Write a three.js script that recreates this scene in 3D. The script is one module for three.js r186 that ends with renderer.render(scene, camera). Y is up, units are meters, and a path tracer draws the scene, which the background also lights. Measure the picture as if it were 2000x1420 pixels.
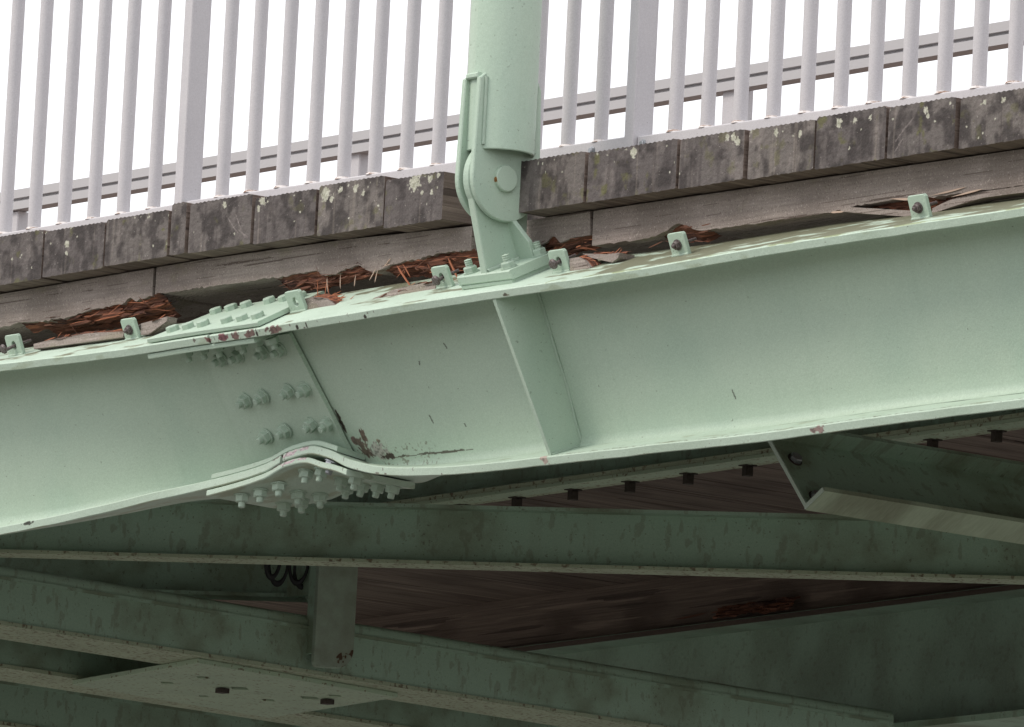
import * as THREE from 'three';
import { mergeGeometries, toCreasedNormals } from 'three/addons/utils/BufferGeometryUtils.js';

// ------------------------------------------------------------------ camera, sky, sun, exposure
const W = 1024, H = 727;
const scene = new THREE.Scene();
const camera = new THREE.PerspectiveCamera(4.886, W / H, 0.5, 3000);
camera.position.set(20.263, -4.343, 15.831);
camera.lookAt(0, -0.5, 0);
camera.rotateZ(THREE.MathUtils.degToRad(2.9));
camera.updateMatrixWorld();

const renderer = new THREE.WebGLRenderer({ antialias: true });
renderer.setSize(W, H);
renderer.toneMapping = THREE.LinearToneMapping;
renderer.toneMappingExposure = 1.3;
renderer.shadowMap.enabled = true;

// thin bright overcast, a little brighter overhead, soft cloud structure
function hash2(ix, iy, s) {
  let h = Math.imul(ix | 0, 374761393) ^ Math.imul(iy | 0, 668265263) ^ Math.imul(s | 0, 974634553);
  h = Math.imul(h ^ (h >>> 13), 1274126177); h ^= h >>> 16;
  return (h >>> 0) / 4294967296;
}
function vn(x, y, s = 0, px = 0, py = 0) {
  const ix = Math.floor(x), iy = Math.floor(y), fx = x - ix, fy = y - iy;
  const u = fx * fx * (3 - 2 * fx), v = fy * fy * (3 - 2 * fy);
  const mx = (k) => (px ? ((k % px) + px) % px : k), my = (k) => (py ? ((k % py) + py) % py : k);
  const a = hash2(mx(ix), my(iy), s), b = hash2(mx(ix + 1), my(iy), s), c = hash2(mx(ix), my(iy + 1), s), d = hash2(mx(ix + 1), my(iy + 1), s);
  return (a + (b - a) * u) * (1 - v) + (c + (d - c) * u) * v;
}
function fbm(x, y, s = 0, o = 4, px = 0, py = 0) {
  let t = 0, a = 0.5, n = 0;
  for (let k = 0; k < o; k++) { t += a * vn(x, y, s + k * 17, px, py); n += a; a *= 0.5; x *= 2; y *= 2; px *= 2; py *= 2; }
  return t / n;
}
{
  const w = 512, h = 256, d = new Float32Array(w * h * 4);
  for (let j = 0; j < h; j++) for (let i = 0; i < w; i++) {
    const el = (j + 0.5) / h * Math.PI - Math.PI / 2, up = Math.max(0, Math.sin(el));
    const c = fbm(i / w * 10, j / h * 8, 5, 5, 10, 0);
    const L = (0.98 + 0.3 * up) * (0.95 + 0.1 * c);
    const k = (j * w + i) * 4;
    d[k] = L * 0.985; d[k + 1] = L * 0.995; d[k + 2] = L * 1.025; d[k + 3] = 1;
  }
  const t = new THREE.DataTexture(d, w, h, THREE.RGBAFormat, THREE.FloatType);
  t.mapping = THREE.EquirectangularReflectionMapping; t.magFilter = THREE.LinearFilter; t.needsUpdate = true;
  scene.background = t; scene.environment = t;
}
const sun = new THREE.DirectionalLight(0xfff4e6, 1.35);
sun.position.set(-7, 14, 13); sun.target.position.set(0, 0, 0);
sun.castShadow = true; sun.shadow.radius = 32; sun.shadow.mapSize.set(2048, 2048);
Object.assign(sun.shadow.camera, { left: -20, right: 20, top: 20, bottom: -20, near: 1, far: 60 });
sun.shadow.bias = -0.0005;
scene.add(sun, sun.target);

// ------------------------------------------------------------------ helpers
let seed = 20240611;
const rnd = () => { seed = (seed + 0x6D2B79F5) | 0; let t = Math.imul(seed ^ (seed >>> 15), 1 | seed); t = (t + Math.imul(t ^ (t >>> 7), 61 | t)) ^ t; return ((t ^ (t >>> 14)) >>> 0) / 4294967296; };
const rr = (a, b) => a + (b - a) * rnd();
const V = (x, y, z) => new THREE.Vector3(x, y, z);
const lerp = (a, b, t) => a + (b - a) * t, clamp = (x, a = 0, b = 1) => Math.min(b, Math.max(a, x));
const sst = (a, b, x) => { const t = clamp((x - a) / (b - a)); return t * t * (3 - 2 * t); };
const mix3 = (a, b, t) => [lerp(a[0], b[0], t), lerp(a[1], b[1], t), lerp(a[2], b[2], t)];
const used = {};
const numbered = (n) => { const k = used[n] = (used[n] ?? -1) + 1; return k ? `${n}_${String(k).padStart(3, '0')}` : n; };
function tag(o, label, category, group, kind) { o.userData.label = label; if (category) o.userData.category = category; if (group) o.userData.group = group; if (kind) o.userData.kind = kind; return o; }
function thing(name, label, category, group, pos = [0, 0, 0]) { const g = new THREE.Group(); g.name = numbered(name); g.position.set(...pos); scene.add(g); return tag(g, label, category, group); }
function part(parent, name, geo, mat) { const m = new THREE.Mesh(geo, mat); m.name = name; m.castShadow = m.receiveShadow = true; parent.add(m); return m; }
function pchip(P) {
  const n = P.length, h = [], d = [], m = new Array(n).fill(0);
  for (let i = 0; i < n - 1; i++) { h[i] = P[i + 1][0] - P[i][0]; d[i] = (P[i + 1][1] - P[i][1]) / h[i]; }
  m[0] = d[0]; m[n - 1] = d[n - 2];
  for (let i = 1; i < n - 1; i++) if (d[i - 1] * d[i] > 0) { const a = 2 * h[i] + h[i - 1], b = h[i] + 2 * h[i - 1]; m[i] = (a + b) / (a / d[i - 1] + b / d[i]); }
  return (x) => {
    if (x <= P[0][0]) return P[0][1] + m[0] * (x - P[0][0]);
    if (x >= P[n - 1][0]) return P[n - 1][1] + m[n - 1] * (x - P[n - 1][0]);
    let i = 0; while (x > P[i + 1][0]) i++;
    const t = (x - P[i][0]) / h[i], t2 = t * t, t3 = t2 * t;
    return (2 * t3 - 3 * t2 + 1) * P[i][1] + (t3 - 2 * t2 + t) * h[i] * m[i] + (-2 * t3 + 3 * t2) * P[i + 1][1] + (t3 - t2) * h[i] * m[i + 1];
  };
}
const plin = (P) => (x) => { if (x <= P[0][0]) return P[0][1]; for (let i = 0; i < P.length - 1; i++) if (x <= P[i + 1][0]) return lerp(P[i][1], P[i + 1][1], (x - P[i][0]) / (P[i + 1][0] - P[i][0])); return P[P.length - 1][1]; };
const range = (a, b, n) => Array.from({ length: n + 1 }, (_, i) => lerp(a, b, i / n));
// closed ring of points swept through stations; ring(station) -> array of [Vector3, v]
function sweep(stations, ring, uOf) {
  const pos = [], uv = [], idx = [];
  const rings = stations.map((s) => ring(s)), n = rings[0].length;
  rings.forEach((r, k) => {
    for (let i = 0; i <= n; i++) { const [p, v] = i < n ? r[i] : [r[0][0], r.vEnd ?? 1]; pos.push(p.x, p.y, p.z); uv.push(uOf(stations[k]), v); }
  });
  const w = n + 1;
  for (let k = 0; k < rings.length - 1; k++) for (let i = 0; i < n; i++) { const a = k * w + i, b = a + 1, c = a + w, d = c + 1; idx.push(a, b, c, b, d, c); }
  for (const k of [0, rings.length - 1]) {
    const o = pos.length / 3; rings[k].forEach(([p, v]) => { pos.push(p.x, p.y, p.z); uv.push(uOf(stations[k]), v); });
    if (rings[k].strip) for (let i = 0; i < n / 2 - 1; i++) { const a = o + i, b = o + i + 1, c = o + n - 1 - i, d = o + n - 2 - i; k ? idx.push(a, b, c, b, d, c) : idx.push(a, c, b, b, c, d); }
    else for (let i = 1; i < n - 1; i++) k ? idx.push(o, o + i, o + i + 1) : idx.push(o, o + i + 1, o + i);
  }
  const g = new THREE.BufferGeometry();
  g.setAttribute('position', new THREE.Float32BufferAttribute(pos, 3)); g.setAttribute('uv', new THREE.Float32BufferAttribute(uv, 2)); g.setIndex(idx);
  return toCreasedNormals(g, 0.6);
}
// box with bevelled edges and uv in metres
function bbox(w, h, d, b = 0.003) {
  const s = new THREE.Shape(); const x = w / 2 - b, y = h / 2 - b;
  s.moveTo(-x, -y); s.lineTo(x, -y); s.lineTo(x, y); s.lineTo(-x, y); s.closePath();
  const g = new THREE.ExtrudeGeometry(s, { depth: d - 2 * b, bevelEnabled: true, bevelThickness: b, bevelSize: b, bevelSegments: 1, steps: 1 });
  g.translate(0, 0, -(d - 2 * b) / 2); return g;
}
function extrude(pts, depth, b = 0.002, holes = []) {
  const s = new THREE.Shape(pts.map((p) => new THREE.Vector2(p[0], p[1])));
  for (const h of holes) s.holes.push(new THREE.Path(h.map((p) => new THREE.Vector2(p[0], p[1]))));
  return new THREE.ExtrudeGeometry(s, { depth, bevelEnabled: b > 0, bevelThickness: b, bevelSize: b, bevelSegments: 1, steps: 1, curveSegments: 24 });
}
function lathe(pts, seg = 20, crease = 0.6) { return toCreasedNormals(new THREE.LatheGeometry(pts.map((p) => new THREE.Vector2(p[0], p[1])), seg), crease); }
const hexGeo = (r, h) => toCreasedNormals(new THREE.LatheGeometry([[0, 0], [r, 0], [r, h * 0.86], [r * 0.86, h], [0, h]].map((p) => new THREE.Vector2(...p)), 6), 0.35);
const basis = (o, x, y, z) => new THREE.Matrix4().makeBasis(x, y, z).setPosition(o);
function place(m, mat4) { mat4.decompose(m.position, m.quaternion, m.scale); return m; }
function along(m, p, dir) { m.position.copy(p); m.quaternion.setFromUnitVectors(V(0, 1, 0), dir.clone().normalize()); return m; }
// uv in metres chosen by the face direction
function uvMetres(g, f) {
  if (g.index) g = g.toNonIndexed();
  g.computeVertexNormals();
  const p = g.attributes.position, n = g.attributes.normal, uv = new Float32Array(p.count * 2);
  for (let i = 0; i < p.count; i += 3) {
    const ax = Math.abs(n.getX(i)), ay = Math.abs(n.getY(i)), az = Math.abs(n.getZ(i));
    const k = az >= ax && az >= ay ? 2 : ay >= ax ? 1 : 0;
    for (let j = i; j < i + 3; j++) { const [u, v] = f(p.getX(j), p.getY(j), p.getZ(j), k); uv[j * 2] = u; uv[j * 2 + 1] = v; }
  }
  g.setAttribute('uv', new THREE.BufferAttribute(uv, 2)); return g;
}

// ------------------------------------------------------------------ textures and materials
function tex(w, h, fn, srgb = true, wrap = true) {
  const d = new Uint8Array(w * h * 4);
  for (let j = 0; j < h; j++) for (let i = 0; i < w; i++) { const q = srgb ? (hash2(i, j, 7) + hash2(i, j, 8) - 1) * 10 : 0, k = (j * w + i) * 4, c = fn(i / w, j / h, i, j).map((v) => v + q); d[k] = clamp(c[0], 0, 255); d[k + 1] = clamp(c[1], 0, 255); d[k + 2] = clamp(c[2], 0, 255); d[k + 3] = 255; }
  const t = new THREE.DataTexture(d, w, h, THREE.RGBAFormat);
  t.magFilter = THREE.LinearFilter; t.minFilter = THREE.LinearMipmapLinearFilter; t.generateMipmaps = true;
  if (wrap) t.wrapS = t.wrapT = THREE.RepeatWrapping;
  if (srgb) t.colorSpace = THREE.SRGBColorSpace; t.needsUpdate = true; return t;
}
const MINT = [173, 191, 174], RUST = [120, 98, 92], DIRT = [92, 88, 66];
// patches: [x, y, rx, ry, colour, roughness of the outline]
function patched(c, x, y, list) {
  for (const [cx, cy, rx, ry, col, k = 0.8] of list) {
    const dx = (x - cx) / rx, dy = (y - cy) / ry; if (dx * dx + dy * dy > 6) continue;
    const q = Math.sqrt(dx * dx + dy * dy) + (fbm(x * 90, y * 90, 77, 3) - 0.5) * 2 * k;
    if (q < 1) c = mix3(mix3(col, [col[0] * 0.72, col[1] * 0.72, col[2] * 0.72], sst(0.4, 0.7, fbm(x * 130, y * 130, 78, 3))), c, sst(0.85, 1, q) * 0.8);
  }
  return c;
}
const paintBump = tex(512, 512, (u, v) => { const a = fbm(u * 64, v * 64, 3, 3, 64, 64) * 200 + fbm(u * 12, v * 12, 9, 2, 12, 12) * 55; return [a, a, a]; }, false);
const bump2 = (rx, ry) => { const t = paintBump.clone(); t.repeat.set(rx, ry); t.needsUpdate = true; return t; };
// plain mint paint on fittings: 1.5 m tile
const mintMap = tex(1024, 1024, (u, v) => {
  let c = MINT; const n = fbm(u * 6, v * 6, 11, 5, 6, 6);
  c = mix3(c, [160, 182, 165], sst(0.35, 0.75, n) * 0.5);
  const sp = fbm(u * 180, v * 180, 21, 2, 180, 180); if (sp > 0.86) c = mix3(c, [124, 136, 120], 0.6);
  return c;
});
// girder web: u along x from -3.4 over 6.2 m, v down the web 0.56 m
const GX0 = -3.4, GL = 6.2;
const webPatches = [
  [-1.135, 0.425, 0.022, 0.018, RUST, 0.7], [-1.1, 0.435, 0.034, 0.022, [112, 96, 84], 0.8], [-1.065, 0.405, 0.02, 0.024, [112, 94, 82], 0.8], [-1.09, 0.46, 0.055, 0.022, [108, 92, 80], 0.8],
  [-1.0, 0.455, 0.05, 0.03, [170, 170, 160], 0.8], [-0.965, 0.475, 0.035, 0.01, [70, 58, 50], 0.8], [-1.17, 0.36, 0.01, 0.04, [60, 52, 44], 0.8],
  [-0.98, 0.42, 0.01, 0.007, [150, 140, 120], 0.9],
];
const webMap = tex(2048, 256, (u, v) => {
  const x = GX0 + u * GL, y = v * 0.56;
  let c = MINT; const n = fbm(x * 3.1, y * 3.1, 31, 5);
  c = mix3(c, [157, 179, 163], sst(0.35, 0.8, n) * 0.5);
  c = mix3(c, [180, 199, 180], sst(0.5, 0.8, fbm(x * 1.3 + 9, y * 2, 33, 3)) * 0.4);
  // faint dirt runs
  const run = fbm(x * 28, y * 1.2, 35, 3); c = mix3(c, [142, 164, 144], sst(0.62, 0.85, run) * 0.07);
  const sp = vn(x * 170, y * 170, 41); if (sp > 0.985) c = mix3(c, [84, 88, 76], 0.6);
  // short scuffs
  for (const [sx, sy, l, s] of [[-0.46, 0.14, 0.02, 1], [-0.62, 0.2, 0.012, -1], [0.86, 0.4, 0.02, 1.5], [-0.5, 0.4, 0.01, 1], [-0.67, 0.36, 0.014, 2]]) { const t = (y - sy) / (l * s); if (t > 0 && t < 1 && Math.abs(x - sx - t * l * 0.4) < 0.0035) c = mix3(c, [78, 84, 74], 0.75); }
  // cracked paint line along the bent fillet to the right of the splice
  const cy = 0.482 + (fbm(x * 26, 3, 51, 4) - 0.5) * 0.009; if (x > -0.98 && x < -0.5 && Math.abs(y - cy) < 0.003 * (fbm(x * 55, 8, 52, 2) * 1.6)) c = mix3(c, [70, 66, 56], 0.85);
  if (x > -1.02 && x < -0.7 && y > 0.44) { const s2 = fbm(x * 120, y * 120, 53, 2); if (s2 > 0.7) c = mix3(c, [120, 122, 106], 0.7); }
  return patched(c, x, y, webPatches);
});
// flanges: v runs round the section: outer edge 0-0.028, top face 0.028-0.328, inner edge, underside; total 0.656 m
const topPatches = [
  [-1.335, 0.012, 0.022, 0.02, [126, 84, 88], 0.7], [-1.27, 0.012, 0.02, 0.02, RUST, 0.8], [-1.19, 0.012, 0.03, 0.02, RUST, 0.9], [-1.07, 0.014, 0.036, 0.018, RUST, 0.9], [-1.42, 0.012, 0.012, 0.012, [140, 100, 96], 0.9],
  [-1.16, 0.008, 0.004, 0.02, [50, 48, 42], 0.5], [-0.95, 0.006, 0.006, 0.012, [60, 56, 48], 0.6], [-0.9, 0.008, 0.005, 0.012, [60, 56, 48], 0.6], [-0.6, 0.004, 0.006, 0.008, [60, 56, 48], 0.6], [0.1, 0.006, 0.02, 0.006, [98, 96, 80], 0.8],
];
const botPatches = [
  [-1.37, 0.014, 0.03, 0.008, [206, 186, 190], 0.9], [-1.31, 0.02, 0.03, 0.008, [210, 192, 194], 0.9], [-1.3, 0.028, 0.04, 0.004, RUST, 0.9], [-1.42, 0.028, 0.03, 0.006, [110, 80, 78], 0.9],
  [0.06, 0.018, 0.02, 0.02, [176, 160, 150], 0.9], [1.38, 0.012, 0.036, 0.01, [148, 128, 122], 1.0], [-0.98, 0.05, 0.02, 0.012, [60, 50, 44], 0.8], [-2.62, 0.02, 0.03, 0.006, [80, 84, 74], 0.9],
];
function flangeMap(s, list, dirty) {
  return tex(2048, 256, (u, v) => {
    const x = GX0 + u * GL, y = v * 0.656;
    let c = [180, 198, 182]; const n = fbm(x * 5, y * 9, s, 4); c = mix3(c, [164, 182, 164], sst(0.4, 0.8, n) * 0.5);
    const d = fbm(x * 9, y * 26, s + 5, 5);
    if (dirty) {
      const onTop = y > 0.034 && y < 0.328;
      if (onTop) c = mix3(c, DIRT, sst(0.5, 0.66, d + 0.16 * sst(0.1, 0.6, x) - 0.06 * (1 - sst(0.1, 0.6, x)) + 0.5 * (y - 0.13)) * 0.75);
      else c = mix3(c, [146, 158, 132], sst(0.6, 0.75, d) * 0.5);
      if (x > 0.3 && y > 0.024 && y < 0.05) c = mix3(c, [128, 138, 96], sst(0.5, 0.62, fbm(x * 14, y * 60, s + 8, 4)) * 0.7);
    } else {
      if (y > 0.028 && y < 0.3) c = mix3(c, [130, 134, 112], sst(0.6, 0.78, d) * 0.5);
      if (y > 0.33) c = mix3(c, [150, 152, 126], sst(0.45, 0.75, d) * 0.6);
      if (y > 0.03 && y < 0.05 && x > 0.1 && fbm(x * 60, y * 160, s + 9, 2) > 0.68) c = mix3(c, [86, 84, 68], 0.8);
    }
    const sp = vn(x * 190, y * 190, s + 12); if (sp > 0.985) c = mix3(c, [90, 84, 74], 0.7);
    if (y < 0.03 && x < -0.5 && x > -1.5 && vn(x * 120, y * 60, s + 14) > 0.93) c = mix3(c, [80, 66, 62], 0.7);
    return patched(c, x, y, list);
  });
}
const M = {};
const std = (o) => new THREE.MeshStandardMaterial(o);
const bumpA = bump2(1, 1);
M.mint = std({ map: mintMap, roughness: 0.55, bumpMap: bump2(2, 2), bumpScale: 0.0009 });
M.web = std({ map: webMap, roughness: 0.5, bumpMap: bump2(12, 1.1), bumpScale: 0.0006 });
M.topFlange = std({ map: flangeMap(61, topPatches, true), roughness: 0.58, bumpMap: bump2(12, 1.3), bumpScale: 0.0008 });
M.botFlange = std({ map: flangeMap(81, botPatches, false), roughness: 0.55, bumpMap: bump2(12, 1.3), bumpScale: 0.0007 });
// grimy mint under the deck: 2 m tile
const grimeMap = tex(1024, 1024, (u, v) => {
  let c = [150, 176, 156]; const n = fbm(u * 8, v * 8, 91, 6, 8, 8);
  c = mix3(c, [116, 128, 106], sst(0.4, 0.7, n) * 0.75);
  c = mix3(c, [104, 104, 86], sst(0.6, 0.72, fbm(u * 90, v * 40, 92, 4, 90, 40)) * 0.3);
  const run = fbm(u * 60, v * 3, 93, 3, 60, 3); c = mix3(c, [110, 106, 90], sst(0.6, 0.85, run) * 0.08);
  const sp = fbm(u * 220, v * 220, 95, 3, 220, 220); if (sp > 0.8) c = mix3(c, [84, 78, 66], 0.45);
  return c;
});
M.grime = std({ map: grimeMap, roughness: 0.75, bumpMap: bump2(3, 3), bumpScale: 0.001 });
const scabMap = tex(1024, 512, (u, v) => {
  let c = mix3([166, 178, 152], [144, 154, 130], fbm(u * 16, v * 8, 97, 4, 16, 8));
  const sp = fbm(u * 170, v * 190, 99, 3, 170, 190); if (sp > 0.62) c = mix3(c, [92, 80, 62], sst(0.62, 0.72, sp) * 0.8);
  return c;
});
M.scab = std({ map: scabMap, roughness: 0.8, bumpMap: bump2(3, 3), bumpScale: 0.0015 });
const plateMap = tex(512, 512, (u, v) => { let c = mix3([164, 182, 156], [148, 166, 144], fbm(u * 7, v * 7, 101, 4, 7, 7)); const sp = fbm(u * 80, v * 80, 103, 3, 80, 80); if (sp > 0.72) c = mix3(c, [92, 76, 56], 0.7); return c; });
M.paleFlange = std({ map: tex(512, 256, (u, v) => mix3([168, 182, 158], [138, 146, 124], sst(0.4, 0.75, fbm(u * 14, v * 14, 105, 5, 14, 14)))), roughness: 0.8 });
M.gusset = std({ map: plateMap, roughness: 0.7 });
M.darkGrime = M.grime;
M.rail = std({ map: tex(512, 512, (u, v) => { let c = mix3([193, 190, 192], [181, 178, 182], fbm(u * 5, v * 5, 121, 5, 5, 5)); if (vn(u * 130, v * 130, 123, 130, 130) > 0.992) c = [120, 112, 110]; return c; }), roughness: 0.55, bumpMap: bump2(1, 1), bumpScale: 0.0004 });
M.railStain = std({ map: tex(256, 128, (u, v) => { const n = fbm(u * 14, v * 7, 125, 4, 14, 7); return mix3([212, 206, 204], [120, 84, 62], sst(0.52, 0.66, n)); }), roughness: 0.75 });
M.farRail = std({ color: 0xaeacae, roughness: 0.6 });
M.bolt = std({ map: tex(256, 256, (u, v) => mix3([126, 122, 124], [88, 74, 68], sst(0.4, 0.7, fbm(u * 20, v * 20, 131, 4, 20, 20)))), roughness: 0.5, metalness: 0.35 });
M.darkMetal = std({ map: tex(256, 256, (u, v) => mix3([112, 104, 104], [72, 60, 54], sst(0.4, 0.7, fbm(u * 20, v * 20, 132, 4, 20, 20)))), roughness: 0.55, metalness: 0.3 });
M.darkBolt = std({ map: tex(128, 128, (u, v) => mix3([78, 66, 58], [46, 38, 34], fbm(u * 12, v * 12, 133, 4, 12, 12))), roughness: 0.8, metalness: 0.1 });
M.galv = std({ color: 0x9a9ca0, roughness: 0.35, metalness: 0.7 });
M.black = std({ color: 0x2a2a2c, roughness: 0.7 });
// timbers: end grain of the planks, u over x from -3.4 by 6.2 m, v over 0.3 m from y = -0.1
const joints = [-3.62, -3.27, -2.9, -2.55, -2.195, -1.836, -1.738, -1.391, -1.052, -0.698, -0.385, -0.026, 0.311, 0.749, 1.066, 1.378, 1.706, 2.014, 2.36, 2.7];
const deckTop = plin([[-3.6, 0.172], [-2.806, 0.17], [-2.188, 0.164], [-1.798, 0.173], [-1.056, 0.158], [-0.697, 0.147], [-0.423, 0.142], [-0.025, 0.123], [0.741, 0.113], [1.712, 0.105], [2.7, 0.085]]);
const deckBot = plin([[-3.6, 0.0], [-2.789, 0.005], [-1.783, 0.012], [-1.016, 0.003], [-0.306, -0.02], [0.0, -0.029], [0.739, -0.034], [1.711, -0.044], [2.7, -0.052]]);
const lichens = [];
{ // crusts sit near the upper edges of the plank ends
  const big = [[-1.35, 0.02, 0.02], [-1.37, 0.045, 0.013], [-1.02, 0.028, 0.026], [-0.985, 0.045, 0.012], [-0.94, 0.018, 0.014], [-0.86, 0.02, 0.016], [-0.82, 0.04, 0.012], [-0.55, 0.025, 0.034], [-0.47, 0.02, 0.014], [-0.43, 0.012, 0.01], [-0.51, 0.062, 0.007], [-0.46, 0.066, 0.01], [-2.42, 0.06, 0.014], [-2.42, 0.09, 0.009], [-1.55, 0.02, 0.012],
    [0.53, 0.018, 0.018], [1.0, 0.018, 0.016], [1.02, 0.03, 0.013], [1.19, 0.02, 0.013], [1.3, 0.035, 0.012], [1.48, 0.022, 0.017], [1.55, 0.022, 0.011], [1.62, 0.02, 0.009], [1.87, 0.022, 0.011], [1.88, 0.04, 0.009], [2.12, 0.02, 0.009], [2.2, 0.02, 0.01], [0.97, 0.012, 0.012]];
  for (const [x, dy, r] of big) lichens.push([x, deckTop(x) - dy, r * 0.8, r * 0.85]);
  for (let i = 0; i < 90; i++) { const x = rr(-3, 2.4); lichens.push([x, deckTop(x) - Math.pow(rnd(), 2) * 0.12 - 0.005, rr(0.002, 0.005), rr(0.002, 0.005)]); }
}
const endMap = tex(2048, 128, (u, v) => {
  const x = GX0 + u * GL, y = -0.1 + v * 0.3; let k = 0; while (k < joints.length - 1 && x > joints[k + 1]) k++;
  const hk = hash2(k, 3, 9), hk2 = hash2(k, 7, 9);
  let c = mix3([86, 80, 79], [104, 98, 94], hk);
  const n = fbm(x * 26, y * 20, 141, 6); c = mix3(c, [47, 42, 41], sst(0.42, 0.68, n) * 0.75);
  const pale = fbm(x * 17 + 3, y * 11, 143, 4); c = mix3(c, [132, 124, 119], sst(0.58, 0.8, pale) * 0.55);
  const st = fbm(x * 46, y * 4, 145, 4); c = mix3(c, [46, 40, 40], sst(0.56, 0.78, st) * 0.35);
  const st2 = fbm(x * 60 + 7, y * 3, 147, 4); c = mix3(c, [150, 140, 128], sst(0.66, 0.8, st2) * 0.3);
  const gr = fbm(x * 20 + 5, y * 20, 149, 4); c = mix3(c, [92, 92, 52], sst(0.63, 0.76, gr) * 0.55 * (0.4 + hk2));
  const ring = Math.sin((Math.hypot(x - joints[k] - 0.1 - hk * 0.2, (y + 0.3 + hk2) * 0.8) * 330 + n * 6)); c = mix3(c, [80, 70, 70], (ring * 0.5 + 0.5) * 0.16);
  const sp = vn(x * 230, y * 230, 151); if (sp > 0.97) c = mix3(c, [186, 180, 172], 0.6); else if (sp < 0.03) c = mix3(c, [40, 34, 34], 0.6);
  for (const [lx, ly, rx, ry] of lichens) { const dx = (x - lx) / rx, dy = (y - ly) / ry, q = dx * dx + dy * dy; if (q > 3) continue; const e = Math.sqrt(q) + (fbm(x * 160, y * 160, 155, 2) - 0.5) * 1.3; if (e < 1) c = mix3([196, 194, 182], [140, 140, 122], vn(x * 300, y * 300, 157)); }
  for (const [sx, sy, l, a] of [[1.74, 0.0, 0.1, 0.7], [1.74, -0.03, 0.05, 0.8], [-1.47, 0.05, 0.09, 2.4], [-1.43, 0.03, 0.1, 2.2], [-1.415, 0.03, 0.06, 2.6]]) { const ca = Math.cos(a), sa = Math.sin(a); const t = (x - sx) * ca + (y - sy) * sa, q = -(x - sx) * sa + (y - sy) * ca; if (t > 0 && t < l && Math.abs(q - Math.sin(t * 40) * 0.002) < 0.0022) c = mix3(c, [160, 150, 147], 0.5 * vn(x * 200, y * 200, 159) + 0.1); }
  return c;
});
const woodBump = tex(1024, 512, (u, v) => { const a = fbm(u * 8, v * 160, 161, 4, 8, 160) * 255; return [a, a, a]; }, false);
const endBump = tex(512, 512, (u, v) => { const a = fbm(u * 50, v * 50, 163, 4, 50, 50) * 255; return [a, a, a]; }, false); endBump.repeat.set(9, 0.5);
M.plankEnd = std({ map: endMap, roughness: 0.92, bumpMap: endBump, bumpScale: 0.003 });
// side and underside of timbers: grain runs along u (1.6 m x 0.8 m tile)
const soffitMap = tex(1024, 512, (u, v) => {
  let c = mix3([130, 114, 105], [94, 81, 74], fbm(u * 6, v * 90, 171, 5, 6, 90)); c = mix3(c, [86, 72, 65], sst(0.45, 0.75, fbm(u * 5, v * 6, 173, 4, 5, 6)) * 0.8);
  const s = fbm(u * 3, v * 40, 175, 3, 3, 40); c = mix3(c, [150, 134, 124], sst(0.66, 0.8, s) * 0.6); const ln = fbm(u * 2, v * 60, 177, 2, 2, 60); if (ln > 0.72) c = mix3(c, [60, 48, 44], 0.6); return c;
});
M.plankSide = std({ map: soffitMap, roughness: 0.9, bumpMap: woodBump, bumpScale: 0.003 });
const greyMap = tex(2048, 512, (u, v) => {
  let c = mix3([158, 147, 140], [124, 114, 108], fbm(u * 10, v * 120, 181, 5, 10, 120));
  const n = fbm(u * 6, v * 6, 183, 5, 6, 6); c = mix3(c, [108, 98, 92], sst(0.45, 0.8, n) * 0.6);
  const sw = vn(u * 420, v * 6, 185, 420, 6); c = mix3(c, [166, 156, 147], sst(0.6, 0.9, sw) * 0.08);
  const ck = fbm(u * 4, v * 150, 187, 3, 4, 150); if (ck > 0.72) c = mix3(c, [74, 62, 56], 0.75);
  const g = fbm(u * 12, v * 10, 189, 4, 12, 10); c = mix3(c, [122, 116, 92], sst(0.62, 0.78, g) * 0.35);
  const sp = vn(u * 600, v * 300, 190, 600, 300); if (sp > 0.86) c = mix3(c, [196, 186, 180], 0.5); else if (sp < 0.16) c = mix3(c, [84, 74, 68], 0.5);
  return c;
});
M.timber = std({ map: greyMap, roughness: 0.92, bumpMap: woodBump, bumpScale: 0.0025 });
const tornMap = tex(1024, 512, (u, v) => {
  let c = mix3([134, 84, 62], [86, 56, 45], fbm(u * 7, v * 70, 191, 5, 7, 70)); c = mix3(c, [172, 108, 78], sst(0.58, 0.76, fbm(u * 9, v * 90, 193, 4, 9, 90)) * 0.8);
  c = mix3(c, [54, 32, 28], sst(0.55, 0.8, fbm(u * 6, v * 16, 195, 4, 6, 16)) * 0.8); return c;
});
M.torn = std({ map: tornMap, roughness: 0.95, bumpMap: woodBump, bumpScale: 0.006 });
M.splinterA = std({ color: 0xa2664a, roughness: 0.9 });
M.splinterB = std({ color: 0x6a4636, roughness: 0.9 });
M.splinterC = std({ color: 0xb8a191, roughness: 0.9 });

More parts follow.
